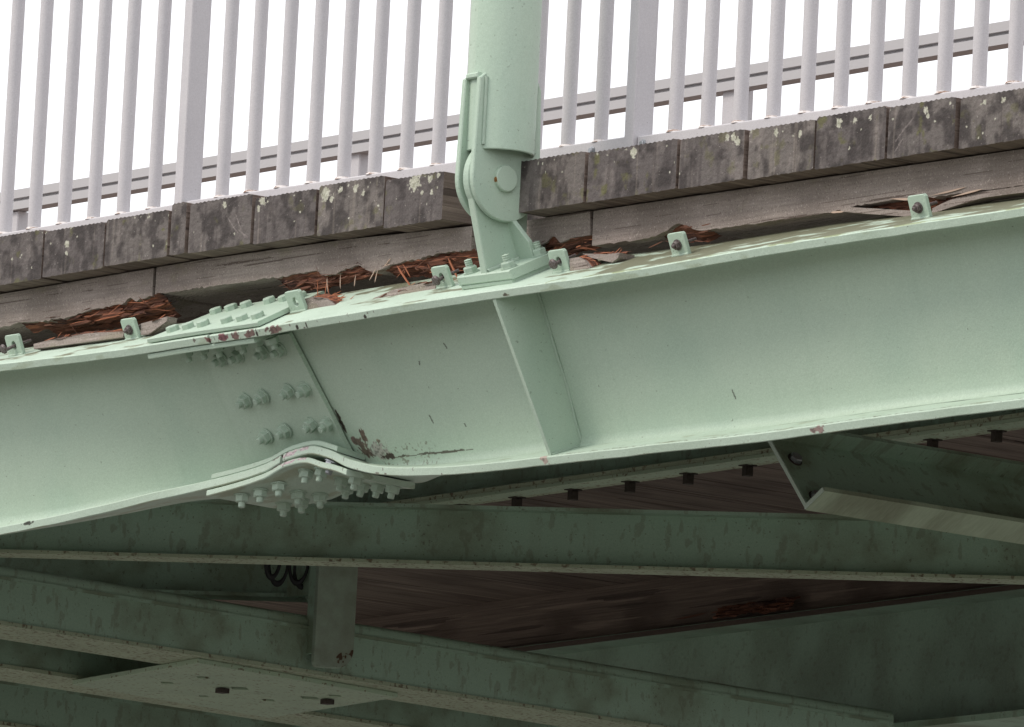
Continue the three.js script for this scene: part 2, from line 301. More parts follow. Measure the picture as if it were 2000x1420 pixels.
// ------------------------------------------------------------------ ground
const GY = -5.95;
{
  const g = new THREE.PlaneGeometry(1600, 1600); g.rotateX(-Math.PI / 2);
  const uv = g.attributes.uv; for (let i = 0; i < uv.count; i++) uv.setXY(i, uv.getX(i) * 300, uv.getY(i) * 300);
  const t = tex(512, 512, (u, v) => mix3([122, 120, 112], [102, 100, 93], fbm(u * 10, v * 10, 201, 5, 10, 10)));
  const m = part(scene, 'ground', g, std({ map: t, roughness: 1 })); m.position.y = GY; tag(m, 'pale dry grass and gravel ground below the bridge', 'ground', null, 'structure');
  const r = new THREE.PlaneGeometry(9, 700); r.rotateX(-Math.PI / 2);
  const rt = tex(512, 512, (u, v) => { const n = fbm(u * 60, v * 60, 205, 3, 60, 60); return mix3([104, 102, 98], [86, 85, 82], n); }); rt.repeat.set(6, 400);
  const rm = part(scene, 'road', r, std({ map: rt, roughness: 0.95 })); rm.position.set(-1, GY + 0.004, 0); tag(rm, 'worn grey road passing under the bridge', 'road', null, 'structure');
}

// ------------------------------------------------------------------ damaged girder: section along x
const HW = 0.15, TF = 0.028, TW = 0.014;
const yTe = pchip([[-14, -0.27], [-6, -0.3], [-2.577, -0.322], [-1.802, -0.333], [-1.497, -0.33], [-1.169, -0.331], [-0.901, -0.327], [-0.637, -0.325], [-0.378, -0.323], [0.03, -0.322], [0.6, -0.323], [1.336, -0.311], [1.906, -0.309], [2.457, -0.309], [6, -0.29], [13, -0.27]]);
const yBe = pchip([[-14, -0.8], [-6, -0.86], [-4, -0.855], [-2.775, -0.827], [-2.226, -0.792], [-1.986, -0.765], [-1.749, -0.741], [-1.483, -0.7], [-1.384, -0.665], [-1.283, -0.654], [-1.166, -0.677], [-1.042, -0.72], [-0.92, -0.747], [-0.807, -0.764], [-0.688, -0.776], [-0.401, -0.795], [0.056, -0.807], [0.652, -0.814], [1.147, -0.821], [1.739, -0.819], [2.304, -0.82], [6, -0.81], [13, -0.79]]);
const zBe = pchip([[-14, 0.1], [-6, 0.0], [-2.775, -0.06], [-2.226, -0.08], [-1.986, -0.11], [-1.749, -0.14], [-1.483, -0.175], [-1.384, -0.19], [-1.283, -0.195], [-1.166, -0.19], [-1.042, -0.18], [-0.92, -0.17], [-0.807, -0.165], [-0.688, -0.155], [-0.401, -0.135], [0.056, -0.105], [0.652, -0.09], [1.147, -0.075], [1.739, -0.06], [2.304, -0.05], [6, 0.02], [13, 0.09]]);
const phT = pchip([[-14, 2], [-6, 14], [-3.4, 20], [-2.4, 23], [-1.75, 25.5], [-1.35, 27.5], [-0.9, 28], [-0.4, 27.5], [0.1, 25], [1, 22], [2.6, 19], [6, 10], [13, 2]]);
const phB = pchip([[-14, 2], [-6, 12], [-3.5, 15], [-2.226, 13], [-1.9, 6], [-1.749, -1], [-1.483, -7], [-1.283, -12], [-1.042, -2], [-0.92, 6], [-0.807, 10], [-0.401, 17], [0.1, 21], [3, 19], [6, 10], [13, 2]]);
function sec(x) {
  const a = phT(x) * Math.PI / 180, b = phB(x) * Math.PI / 180;
  const ot = V(0, -Math.sin(a), Math.cos(a)), nt = V(0, Math.cos(a), Math.sin(a)), ob = V(0, -Math.sin(b), Math.cos(b)), nb = V(0, Math.cos(b), Math.sin(b));
  const Wt = V(x, yTe(x), 0.115).addScaledVector(ot, -HW), Wb = V(x, yBe(x), zBe(x)).addScaledVector(ob, -HW).addScaledVector(nb, TF);
  const d = Wb.clone().sub(Wt), n = V(0, d.z, -d.y).normalize();
  return { Wt, Wb, ot, nt, ob, nb, d, n };
}
const topPt = (x, s, h) => { const q = sec(x); return q.Wt.clone().addScaledVector(q.ot, s).addScaledVector(q.nt, TF + h); };
const botPt = (x, s, h) => { const q = sec(x); return q.Wb.clone().addScaledVector(q.ob, s).addScaledVector(q.nb, h); };
const dish = (x, t) => 0.012 * Math.sin(Math.PI * t) * (fbm(x * 1.6, t * 2, 301, 2) - 0.5) + 0.02 * Math.exp(-(((x + 1.0) / 0.16) ** 2)) * Math.exp(-(((t - 0.85) / 0.12) ** 2));
const webPt = (x, t, h) => { const q = sec(x); return q.Wt.clone().addScaledVector(q.d, t).addScaledVector(q.n, h + dish(x, t)); };
const topFrame = (x, s, h = 0) => { const q = sec(x), x0 = sec(x - 0.01), x1 = sec(x + 0.01), tx = x1.Wt.sub(x0.Wt).normalize(), up = q.nt.clone().addScaledVector(tx, -q.nt.dot(tx)).normalize(); return basis(topPt(x, s, h), tx, up, tx.clone().cross(up)); };
const uG = (x) => (x - GX0) / GL;
// plate that follows a flange: between x0, x1, from s0 to s1, from h0 to h1 above the flange's web face
function flangePlate(f, x0, x1, s0, s1, h0, h1, n, wob = 0) {
  const b = 0.003, P = [[s1, h0 + b, 0], [s1, h1 - b, 0.038], [s1 - b, h1, 0.043], [s0 + b, h1, 0.49], [s0, h1 - b, 0.5], [s0, h0 + b, 0.545], [s0 + b, h0, 0.55], [s1 - b, h0, 0.995]];
  return sweep(range(x0, x1, n), (x) => P.map(([s, h, v]) => [f(x, s, h + wob * (fbm(x * 9, 2, 7, 2) - 0.5)), v]), uG);
}
const girder = thing('girder', 'mint green steel edge girder, twisted, with its lower flange kinked at the bolted splice', 'girder');
const XJ = -1.41, XA = -14, XB = 13;
for (const [a, b, n] of [[XA, XJ - 0.006, 420], [XJ + 0.006, XB, 480]]) {
  part(girder, 'top_flange', flangePlate((x, s, h) => topPt(x, s, h), a, b, -HW, HW, -TF, 0, n, 0.002), M.topFlange);
  part(girder, 'bottom_flange', flangePlate((x, s, h) => botPt(x, s, h), a, b, -HW, HW, -TF, 0, n, 0.002), M.botFlange);
  // web with a fillet at each flange, slightly dished
  const T = [0, 0.012, 0.03, 0.06, 0.15, 0.3, 0.5, 0.7, 0.85, 0.94, 0.97, 0.988, 1], fil = [0.022, 0.011, 0.004, 0, 0, 0, 0, 0, 0, 0, 0.004, 0.011, 0.022];
  part(girder, 'web', sweep(range(a, b, n), (x) => { const r = []; T.forEach((t, i) => r.push([webPt(x, t, TW / 2 + fil[i]), t * 0.52 / 0.56])); [...T].reverse().forEach((t, i) => r.push([webPt(x, t, -TW / 2 - fil[i]), t * 0.52 / 0.56])); r.vEnd = 0; r.strip = true; return r; }, uG), M.web);
}
// stiffener plates each side of the web under the hanger
{
  const x = 0.075, q = sec(x), mk = (sgn) => { const o = []; const w = 0.137; o.push(webPt(x, 0.004, sgn * 0.006), q.Wt.clone().addScaledVector(q.ot, sgn * 0.148).add(V(sgn > 0 ? -0.035 : 0, 0, 0)), q.Wb.clone().addScaledVector(q.ob, sgn * w), webPt(x, 0.996, sgn * 0.006)); return o; };
  const flatPlate = (c, h) => { // thick plate with sharp arrises between four corners, faces split to follow the twist
    const nU = 3, nV = 14, P = (a, b, k) => c[0].clone().lerp(c[1], a).lerp(c[3].clone().lerp(c[2], a), b).add(V(k, 0, 0)), pos = [], uv = [];
    const quad = (p, q, r, s, u) => { for (const [v, w] of [[p, 0], [q, 1], [r, 2], [p, 0], [r, 2], [s, 3]]) { pos.push(v.x, v.y, v.z); uv.push(...u[w]); } };
    for (const k of [h, -h]) for (let i = 0; i < nU; i++) for (let m = 0; m < nV; m++) { const a0 = i / nU, a1 = (i + 1) / nU, b0 = m / nV, b1 = (m + 1) / nV, U = (a, b) => [a * 0.1 + 0.31, b * 0.35 + 0.2]; quad(P(a0, b0, k), P(a1, b0, k), P(a1, b1, k), P(a0, b1, k), [U(a0, b0), U(a1, b0), U(a1, b1), U(a0, b1)]); }
    for (const [e0, e1] of [[[0, 0], [1, 0]], [[1, 0], [1, 1]], [[1, 1], [0, 1]], [[0, 1], [0, 0]]]) for (let m = 0; m < nV; m++) { const A = [lerp(e0[0], e1[0], m / nV), lerp(e0[1], e1[1], m / nV)], B = [lerp(e0[0], e1[0], (m + 1) / nV), lerp(e0[1], e1[1], (m + 1) / nV)]; quad(P(...A, h), P(...B, h), P(...B, -h), P(...A, -h), [[0.3, m / 40], [0.3, (m + 1) / 40], [0.31, (m + 1) / 40], [0.31, m / 40]]); }
    const g = new THREE.BufferGeometry(); g.setAttribute('position', new THREE.Float32BufferAttribute(pos, 3)); g.setAttribute('uv', new THREE.Float32BufferAttribute(uv, 2)); return toCreasedNormals(g, 0.4);
  };
  for (const sgn of [1, -1]) part(girder, 'stiffener', flatPlate(mk(sgn), 0.007), M.mint);
  // weld beads
  const bead = (pts, r) => new THREE.TubeGeometry(new THREE.CatmullRomCurve3(pts), 40, r, 7, false);
  part(girder, 'weld', bead(range(0.01, 0.985, 12).map((t) => webPt(x + 0.009, t, TW / 2 + 0.003 + 0.0015 * Math.sin(t * 140))), 0.005), M.mint);
  part(girder, 'weld', bead(range(0.012, 0.137, 8).map((s) => botPt(x + 0.009, s, 0.002)), 0.0045), M.mint);
}
// splice plates
const splice = (x0, x1, t0, t1, h0, h1, m) => { const b = 0.003; part(girder, 'web_splice_plate', sweep(range(x0, x1, 40), (x) => { const r = []; const ts = range(t0, t1, 10); ts.forEach((t, i) => r.push([webPt(x, t, h1 - (i === 0 || i === 10 ? b : 0)), t * 0.93])); [...ts].reverse().forEach((t) => r.push([webPt(x, t, h0), t * 0.93])); r.vEnd = 0; r.strip = true; return r; }, (x) => uG(x - 1.2)), m); };
splice(-1.645, -1.175, 0.06, 0.9, TW / 2 + 0.005, TW / 2 + 0.02, M.web);
splice(-1.645, -1.175, 0.06, 0.9, -TW / 2 - 0.02, -TW / 2 - 0.004, M.web);
part(girder, 'top_splice_plate', flangePlate(topPt, -1.745, -1.15, -0.15, HW - 0.01, 0.003, 0.019, 24), M.mint);
part(girder, 'lower_splice_plate', flangePlate(topPt, -1.76, -1.19, 0.03, HW - 0.004, -TF - 0.02, -TF - 0.003, 24), M.mint);
part(girder, 'lower_splice_plate', flangePlate(topPt, -1.76, -1.19, -HW, -0.03, -TF - 0.02, -TF - 0.003, 24), M.mint);
// bottom flange: inner plates on top, one wide plate below whose right half has sprung away from the bend
part(girder, 'bottom_splice_plate', flangePlate(botPt, -1.73, -1.13, 0.03, HW - 0.006, 0.002, 0.02, 30), M.mint);
part(girder, 'bottom_splice_plate', flangePlate(botPt, -1.73, -1.13, -HW, -0.03, 0.002, 0.02, 30), M.mint);
const sag = (x) => 0.014 * Math.exp(-(((x + 1.2) / 0.1) ** 2)) ;
const underPt = (x, s, h) => botPt(x, s, h - sag(x) * clamp((s + 0.1) / 0.2));
part(girder, 'bottom_splice_plate', flangePlate(underPt, -1.74, -1.05, -0.125, HW, -TF - 0.024, -TF - 0.004, 44), M.botFlange);
// bolts
const hexHead = hexGeo(0.0215, 0.019), washer = lathe([[0, 0], [0.026, 0], [0.026, 0.004], [0, 0.004]], 22), stub = lathe([[0, 0], [0.0108, 0], [0.0108, 0.016], [0.0085, 0.019], [0, 0.019]], 16);
function nutBolt(parent, p, dir, sub = true, mat = M.mint, k = 1.06) { // washer, nut and shank end seen from the nut side
  const d = dir.clone().normalize();
  const b = along(part(parent, 'bolt', mergeGeometries([hexHead.clone().translate(0, 0.004, 0), stub.clone().translate(0, 0.021, 0)].map((g) => g.toNonIndexed ? (g.index ? g.toNonIndexed() : g) : g)), mat), p, d); b.rotateY(rr(0, 1)); b.scale.setScalar(k);
  if (sub) part(b, 'washer', washer, mat); return b;
}
function headBolt(parent, p, dir, mat = M.mint) { const b = along(part(parent, 'bolt', hexHead, mat), p, dir); b.rotateY(rr(0, 1)); return b; }
const gx = [-0.229, -0.146, -0.063, 0.063, 0.146, 0.229];
for (const t of [0.15, 0.44, 0.69]) for (const k of [1, 2, 3, 4]) { const x = [0, -1.56, -1.475, -1.345, -1.256][k] + (t - 0.15) * 0.08; nutBolt(girder, webPt(x, t, TW / 2 + 0.02), sec(x).n.clone().add(V(rr(-0.03, 0.03), rr(-0.03, 0.03), 0))); }
for (const g of gx) { const x = -1.44 + g; for (const s of [0.085, -0.1]) headBolt(girder, topPt(x, s, 0.019), sec(x).nt).scale.set(1.02, 0.95, 1.02); nutBolt(girder, topPt(XJ + g, 0.085, -TF - 0.02), sec(XJ + g).nt.clone().negate(), false); }
const bend = (x) => { const a = underPt(x - 0.02, 0, 0), b = underPt(x + 0.02, 0, 0), tx = b.sub(a).normalize(), q = sec(x); return q.nb.clone().addScaledVector(tx, -q.nb.dot(tx)).normalize(); };
for (const g of gx) for (const s of [0.085, -0.075]) { const x = XJ + g + (s < 0 ? 0.0 : -0.01); if (s > 0 && g > 0.2) continue; nutBolt(girder, underPt(x, s, -TF - 0.024), bend(x).negate(), true); }
for (const [x, s] of [[-1.1, -0.075], [-1.12, 0.06], [-1.5, -0.01], [-1.3, -0.015]]) nutBolt(girder, underPt(x, s, -TF - 0.024), bend(x).negate(), true);
nutBolt(girder, botPt(-1.19, 0.11, -TF - 0.006), V(-0.25, -1, 0.25), true, M.galv).userData.label = 'bare bright bolt pulled loose under the kink';

// clips with bolts along the top flange
const clipGeo = (hole) => { const w = 0.037, h = 0.069, s = new THREE.Shape(); s.moveTo(-w, 0); s.lineTo(w, 0); s.lineTo(w - 0.001, h - 0.006); s.lineTo(w - 0.006, h); s.lineTo(-w + 0.005, h); s.lineTo(-w, h - 0.005); s.closePath(); if (hole) { const p = new THREE.Path(); p.absellipse(0.002, 0.034, 0.0125, 0.0165, 0, Math.PI * 2); s.holes.push(p); } const g = new THREE.ExtrudeGeometry(s, { depth: 0.01, bevelEnabled: true, bevelThickness: 0.0015, bevelSize: 0.0015, bevelSegments: 1, curveSegments: 20 }); return g; };
const clipG = clipGeo(true);
const boltShank = (l, r = 0.0062) => { const pts = [[0, 0]]; for (let k = 0; k <= l / 0.0035; k++) pts.push([r * (k % 2 ? 0.86 : 1), k * 0.0035]); pts.push([0, l]); return lathe(pts, 12, 0.3); };
const domeHead = lathe([[0, 0], [0.0165, 0], [0.0165, 0.004], [0.013, 0.009], [0.006, 0.0115], [0, 0.012]], 18, 0.5);
const smallHex = hexGeo(0.0135, 0.01);
// [x, s, state, turn]
for (const [x, s, st, tn] of [[-2.66, 0.0, 'loose', 0.02], [-2.0, 0.0, 'head', -0.02], [-1.1, 0.0, 'empty', 0.03], [-0.35, 0.0, 'out', 0.02], [0.215, -0.005, 'out2', 0.05], [0.775, -0.01, 'head', -0.01], [1.905, 0.03, 'head', 0.02]]) {
  const onPlate = 0;
  const c = part(girder, 'clip', clipG, M.mint); place(c, topFrame(x, s, onPlate - 0.001)); c.rotateY(tn);
  part(c, 'weld', new THREE.CapsuleGeometry(0.005, 0.07, 3, 8).rotateZ(Math.PI / 2).translate(0, 0.002, 0.012), M.mint);
  if (st === 'empty') continue;
  const y = 0.034, bz = new THREE.Matrix4();
  const mk = (geo, z, rx = 0, ry = 0) => { const g = geo.clone(); g.rotateX(Math.PI / 2 + rx); g.rotateY(ry); g.translate(0.002, y, z); return g; };
  part(c, 'bolt', mergeGeometries([mk(boltShank(0.07, 0.005), -0.06), ...(st === 'head' ? [mk(smallHex, 0.0165), mk(lathe([[0, 0], [0.017, 0], [0.017, 0.003], [0, 0.003]], 18), 0.0125), mk(stub.clone().scale(0.55, 0.5, 0.55), 0.026)] : []), ...(st === 'loose' ? [mk(boltShank(0.055), 0, 0.12, -0.12), mk(domeHead, 0.053, 0.12, -0.12)] : []), ...(st[0] === 'o' ? [mk(boltShank(0.03), 0.005, 0.1), mk(domeHead, 0.034, 0.1)] : [])].map((g) => g.index ? g.toNonIndexed() : g)), M.darkMetal);
}

// ------------------------------------------------------------------ timber deck: planks across the bridge
const ZN = -0.1, ZP = -0.01, ZFAR = -6.9;
const deck = thing('bridge_deck', 'weathered timber deck of heavy planks laid across the bridge', 'deck');
function plankGeo(x0, x1, yb, yt, z0, z1) {
  const pts = [], n = Math.max(6, Math.round((x1 - x0) / 0.011));
  for (let i = 0; i <= n; i++) pts.push([lerp(x0, x1, i / n), yb + rr(-0.0012, 0.0012) - (i === 0 || i === n ? -0.002 : 0)]);
  for (let i = n; i >= 0; i--) pts.push([lerp(x0, x1, i / n) + (i === 0 ? 0.001 : 0), yt + (i % 2 ? 0.0026 : -0.0016) * rr(0.4, 1) - (i === 0 || i === n ? 0.004 : 0)]);
  const s = new THREE.Shape(pts.map((p) => new THREE.Vector2(...p)));
  const g = new THREE.ExtrudeGeometry(s, { depth: z0 - z1, bevelEnabled: false }); g.translate(0, 0, z1);
  const p = g.attributes.position, nn = g.attributes.normal, uv = g.attributes.uv, o = x0 * 0.37;
  for (let i = 0; i < p.count; i++) { const az = Math.abs(nn.getZ(i)) > 0.9; if (az) uv.setXY(i, uG(p.getX(i)), (p.getY(i) + 0.1) / 0.3); else uv.setXY(i, p.getZ(i) / 1.6 + o, (Math.abs(nn.getX(i)) > 0.7 ? p.getY(i) : p.getX(i)) / 0.8 + o * 3); }
  return g;
}
function addPlank(x0, x1, dz, dy, z1 = ZFAR) { const xm = (x0 + x1) / 2; part(deck, 'plank', plankGeo(x0, x1, deckBot(xm), deckTop(xm) + dy, ZP + dz, z1), [M.plankEnd, M.plankSide]); }
for (let i = 0; i < joints.length - 1; i++) {
  const g1 = [0.011, 0.015, 0.009, 0.013][i % 4];
  if (i === 10) { addPlank(joints[10] + 0.0, joints[11], -0.32, -0.012); continue; }
  addPlank(joints[i] + 0.002, joints[i + 1] - g1, rr(-0.004, 0.004), rr(-0.008, 0.008));
}
for (let x = 2.7; x < 12.7; x += 0.345) addPlank(x + 0.003, x + 0.345 - 0.006, 0, 0);
for (let x = -3.62; x > -16; x -= 0.345) addPlank(x - 0.345 + 0.003, x - 0.006, rr(-0.01, 0.01), 0);

// ------------------------------------------------------------------ timber nailers and torn wood
function timberGeo(pts, depth) {
  const s = new THREE.Shape(pts.map((p) => new THREE.Vector2(...p)));
  const g = new THREE.ExtrudeGeometry(s, { depth, bevelEnabled: false }); g.translate(0, 0, -depth);
  return uvMetres(g, (x, y, z, k) => (k === 2 ? [x / 1.6, y / 0.8 + 0.3] : k === 1 ? [x / 1.6, z / 0.8] : [z / 1.6, y / 0.8]));
}
function ragged(P, n, amp, sd) { const f = plin(P), x0 = P[0][0], x1 = P[P.length - 1][0]; return range(x0, x1, n).map((x, i) => [x, f(x) + (i === 0 || i === n ? 0 : (hash2(i, sd, 5) - 0.5) * amp * (hash2(i, sd, 8) > 0.75 ? 2.5 : 1))]); }
// broken surface that runs from the front face's ragged lower edge down and back to a lower edge
function tornGeo(topF, botF, x0, x1, zTop, zBot, sd, n = 90, m = 9) {
  const pos = [], uv = [], idx = [];
  for (let i = 0; i <= n; i++) for (let j = 0; j <= m; j++) {
    const x = lerp(x0, x1, i / n), t = j / m, y0 = topF(x) + 0.006, y1 = botF(x);
    const step = Math.floor(t * 4 + fbm(x * 5, t * 2, sd, 2) * 2) / 5;
    const e = Math.sin(Math.PI * clamp((x - x0) / (x1 - x0)));
    const z = lerp(zTop, zBot, clamp(t * 0.6 + step * 0.4)) + (fbm(x * 16, t * 26, sd + 3, 3) - 0.5) * 0.03;
    const y = lerp(y0, y1, t) + (fbm(x * 22, t * 9, sd + 7, 4) - 0.5) * 0.016 * (t > 0.9 ? 1.6 : 1) * (0.4 + 0.6 * e);
    pos.push(x, y, z); uv.push(x / 0.8, t * 0.2 + sd * 0.13);
  }
  for (let i = 0; i < n; i++) for (let j = 0; j < m; j++) { const a = i * (m + 1) + j, b = a + 1, c = a + m + 1, d = c + 1; idx.push(a, b, c, b, d, c); }
  const g = new THREE.BufferGeometry(); g.setAttribute('position', new THREE.Float32BufferAttribute(pos, 3)); g.setAttribute('uv', new THREE.Float32BufferAttribute(uv, 2)); g.setIndex(idx);
  return toCreasedNormals(g, 0.5);
}
function shard(l, w, t, bend = 0) { // long tapered sliver along +x
  const g = new THREE.BoxGeometry(l, 1, 1, 5, 1, 1), p = g.attributes.position, k = rr(0.15, 0.5);
  for (let i = 0; i < p.count; i++) { const u = p.getX(i) / l + 0.5, f = Math.min(1, u / k, (1 - u) / 0.25 + 0.06) * (0.8 + 0.2 * rnd()); p.setXYZ(i, p.getX(i), p.getY(i) * w * f + bend * u * u, p.getZ(i) * t * f); }
  return g.toNonIndexed();
}
function splinters(parent, list, mat) { const gs = list.map(([x, y, z, l, a, b, w = 0.004]) => { const g = shard(l, w, w * 0.6, rr(-0.008, 0.008)); g.translate(l / 2, 0, 0); g.rotateZ(a); g.rotateY(b); g.translate(x, y, z); return g; }); const g = mergeGeometries(gs); g.computeVertexNormals(); const m = part(parent, 'splinters', g, mat); m.userData.kind = 'stuff'; return m; }
function scatter(f, g, x0, x1, n, z, lmin, lmax, spread = 0.35) { return Array.from({ length: n }, () => { const x = rr(x0, x1), t = Math.pow(rnd(), 0.7); return [x, lerp(f(x), g(x), t) , z + rr(-0.02, 0.022), rr(lmin, lmax), (rnd() < 0.5 ? Math.PI : 0) + rr(-spread, spread) - (rnd() < 0.05 ? 0.8 : 0), rr(-0.4, 0.4), 0.0012 + 0.0045 * rnd() * rnd()]; }); }
const depthN = 0.3;
function chunks(parent, f, g, x0, x1, n) { const gs = Array.from({ length: n }, () => { const x = rr(x0, x1), l = rr(0.09, 0.2), w = rr(0.008, 0.018), s = shard(l, w, w * 0.9, rr(-0.012, 0.006)); s.rotateZ((rnd() < 0.5 ? Math.PI : 0) + rr(-0.12, 0.12)); s.rotateY(rr(-0.25, 0.25)); s.translate(x, lerp(f(x), g(x), rr(0.25, 0.95)), rr(-0.045, -0.012)); return s; }); const m = mergeGeometries(gs); m.computeVertexNormals(); const p = m.attributes.position, uv = m.attributes.uv; for (let i = 0; i < p.count; i++) uv.setXY(i, p.getX(i) / 0.8, p.getY(i) * 3 + p.getZ(i) * 2); const q = part(parent, 'torn_fibres', m, M.torn); q.userData.kind = 'stuff'; return q; }
const N1b = [[-14, -0.12], [-3.5, -0.11], [-2.905, -0.114], [-2.86, -0.112], [-2.772, -0.107], [-2.745, -0.112], [-2.645, -0.115], [-2.537, -0.116], [-2.436, -0.11], [-2.393, -0.103], [-2.287, -0.098], [-2.196, -0.096], [-2.174, -0.079], [-2.136, -0.095], [-2.045, -0.089]];
const N2b = [[-2.029, -0.084], [-1.826, -0.085], [-1.534, -0.089], [-1.419, -0.086], [-1.37, -0.091], [-1.31, -0.091], [-1.256, -0.088], [-1.194, -0.089], [-1.153, -0.091], [-1.125, -0.109], [-1.071, -0.109], [-1.005, -0.099], [-0.939, -0.09], [-0.911, -0.106], [-0.865, -0.122], [-0.817, -0.117], [-0.778, -0.109], [-0.695, -0.104], [-0.596, -0.099], [-0.531, -0.095], [-0.479, -0.094], [-0.363, -0.1]];
const N3p = [[-0.048, -0.034], [0.22, -0.034], [0.227, -0.11], [0.142, -0.11], [0.08, -0.12], [0.054, -0.098], [0.038, -0.096], [0.01, -0.113], [-0.06, -0.125], [-0.075, -0.135], [-0.088, -0.118], [-0.1, -0.11], [-0.096, -0.1], [-0.102, -0.089], [-0.09, -0.08], [-0.096, -0.066], [-0.086, -0.05], [-0.091, -0.034]];
const N4b = [[0.237, -0.144], [0.383, -0.146], [0.508, -0.147], [0.599, -0.133], [0.637, -0.115], [0.661, -0.119], [0.748, -0.149], [1.07, -0.153], [1.246, -0.154], [1.362, -0.153], [1.442, -0.146], [1.63, -0.144], [1.71, -0.15], [1.768, -0.137], [1.789, -0.154], [2.013, -0.156], [2.75, -0.17], [12.8, -0.17]];
const soff = (x) => deckBot(x) - 0.006;
function nailer(label, P, x0, x1, n, amp, sd) {
  const t = thing('timber_nailer', label, 'timber', 'timbers bolted between deck and girder', [0, 0, ZN]);
  const low = ragged(P, n, amp, sd), top = range(x1, x0, 80).map((x) => [x, soff(x)]);
  part(t, 'timber_body', timberGeo([...low, ...top], depthN), M.timber); return t;
}
const lz = (P) => plin(P);
{
  const t = nailer('grey timber nailer left of the bolted splice, torn open along its bottom edge', N1b, -14, -2.045, 700, 0.004, 11);
  const f = lz(N1b), b = lz([[-3.5, -0.13], [-2.932, -0.128], [-2.748, -0.133], [-2.564, -0.134], [-2.312, -0.136], [-2.097, -0.14], [-1.991, -0.124]]);
  part(t, 'torn_wood', tornGeo(f, b, -2.8, -2.0, -0.004, -0.06, 3), M.torn); part(t, 'torn_wood', tornGeo((x) => f(x) - 0.02, (x) => b(x) - 0.015, -2.7, -2.02, -0.05, -0.1, 4), M.torn);
  chunks(t, f, b, -2.7, -2.05, 14); splinters(t, scatter(f, b, -2.65, -1.99, 18, -0.012, 0.03, 0.16, 0.16), M.splinterB); splinters(t, scatter(f, b, -2.5, -2.0, 12, -0.006, 0.03, 0.14, 0.2), M.splinterA);
}
{
  const t = nailer('long grey timber nailer left of the hanger, splintered underneath in two stretches', N2b, -2.029, -0.363, 130, 0.004, 13);
  const f = lz(N2b), b = lz([[-1.396, -0.099], [-1.332, -0.142], [-1.251, -0.142], [-1.116, -0.137], [-0.949, -0.126], [-0.883, -0.122]]), b2 = lz([[-0.843, -0.118], [-0.803, -0.134], [-0.683, -0.147], [-0.552, -0.151], [-0.358, -0.153]]);
  part(t, 'torn_wood', tornGeo(f, b, -1.396, -0.87, -0.003, -0.05, 5), M.torn); part(t, 'torn_wood', tornGeo(f, b2, -0.83, -0.35, -0.006, -0.06, 6), M.torn);
  chunks(t, f, b, -1.32, -0.95, 9); chunks(t, f, b2, -0.76, -0.42, 10); splinters(t, scatter(f, b, -1.36, -0.9, 24, -0.008, 0.03, 0.1, 0.2), M.splinterB); splinters(t, scatter(f, b2, -0.8, -0.37, 20, -0.01, 0.02, 0.12, 0.25), M.splinterB); splinters(t, scatter(f, b2, -0.8, -0.37, 12, 0.0, 0.02, 0.08, 0.3), M.splinterA);
  splinters(t, [[-0.84, -0.11, 0.004, 0.05, -2.2, 0], [-0.83, -0.115, 0.004, 0.045, -1.9, 0], [-0.8, -0.108, 0.004, 0.05, 0.5, 0.2], [-0.81, -0.112, 0.006, 0.05, 0.3, 0.2], [-0.79, -0.106, 0.004, 0.03, 0.9, 0], [-1.03, -0.11, 0, 0.05, -1.6, 0], [-1.1, -0.115, 0, 0.05, -1.5, 0], [-0.95, -0.12, 0, 0.04, -1.7, 0]].map((a) => [...a, 0.0035]), M.splinterC);
  splinters(t, [[-0.74, -0.11, 0, 0.12, -0.8, 0, 0.006], [-0.7, -0.11, 0.01, 0.07, -0.7, 0, 0.004], [-1.0, -0.2, 0.06, 0.05, 1.9, 0, 0.002], [-0.48, -0.11, 0, 0.1, -0.9, 0, 0.006], [-1.15, -0.12, 0.0, 0.06, -1.4, 0, 0.003], [-1.1, -0.12, 0, 0.06, -1.7, 0, 0.003]], M.splinterA);
}
{
  const t = thing('timber_nailer', 'short ragged timber nailer end beside the hanger bracket', 'timber', 'timbers bolted between deck and girder', [0, 0, ZN]);
  part(t, 'timber_body', timberGeo(N3p.slice().reverse(), depthN), M.timber);
  const f = lz([[-0.1, -0.12], [0.01, -0.113], [0.046, -0.094], [0.08, -0.12], [0.227, -0.11]]), b = lz([[-0.118, -0.123], [-0.058, -0.147], [0.075, -0.15], [0.209, -0.142], [0.25, -0.14]]);
  part(t, 'torn_wood', tornGeo(f, b, -0.1, 0.225, -0.004, -0.05, 8, 60), M.torn); splinters(t, scatter(f, b, -0.08, 0.2, 18, -0.006, 0.02, 0.08, 0.4), M.splinterA); splinters(t, scatter(f, b, -0.08, 0.2, 14, -0.006, 0.03, 0.08, 0.3), M.splinterB);
}
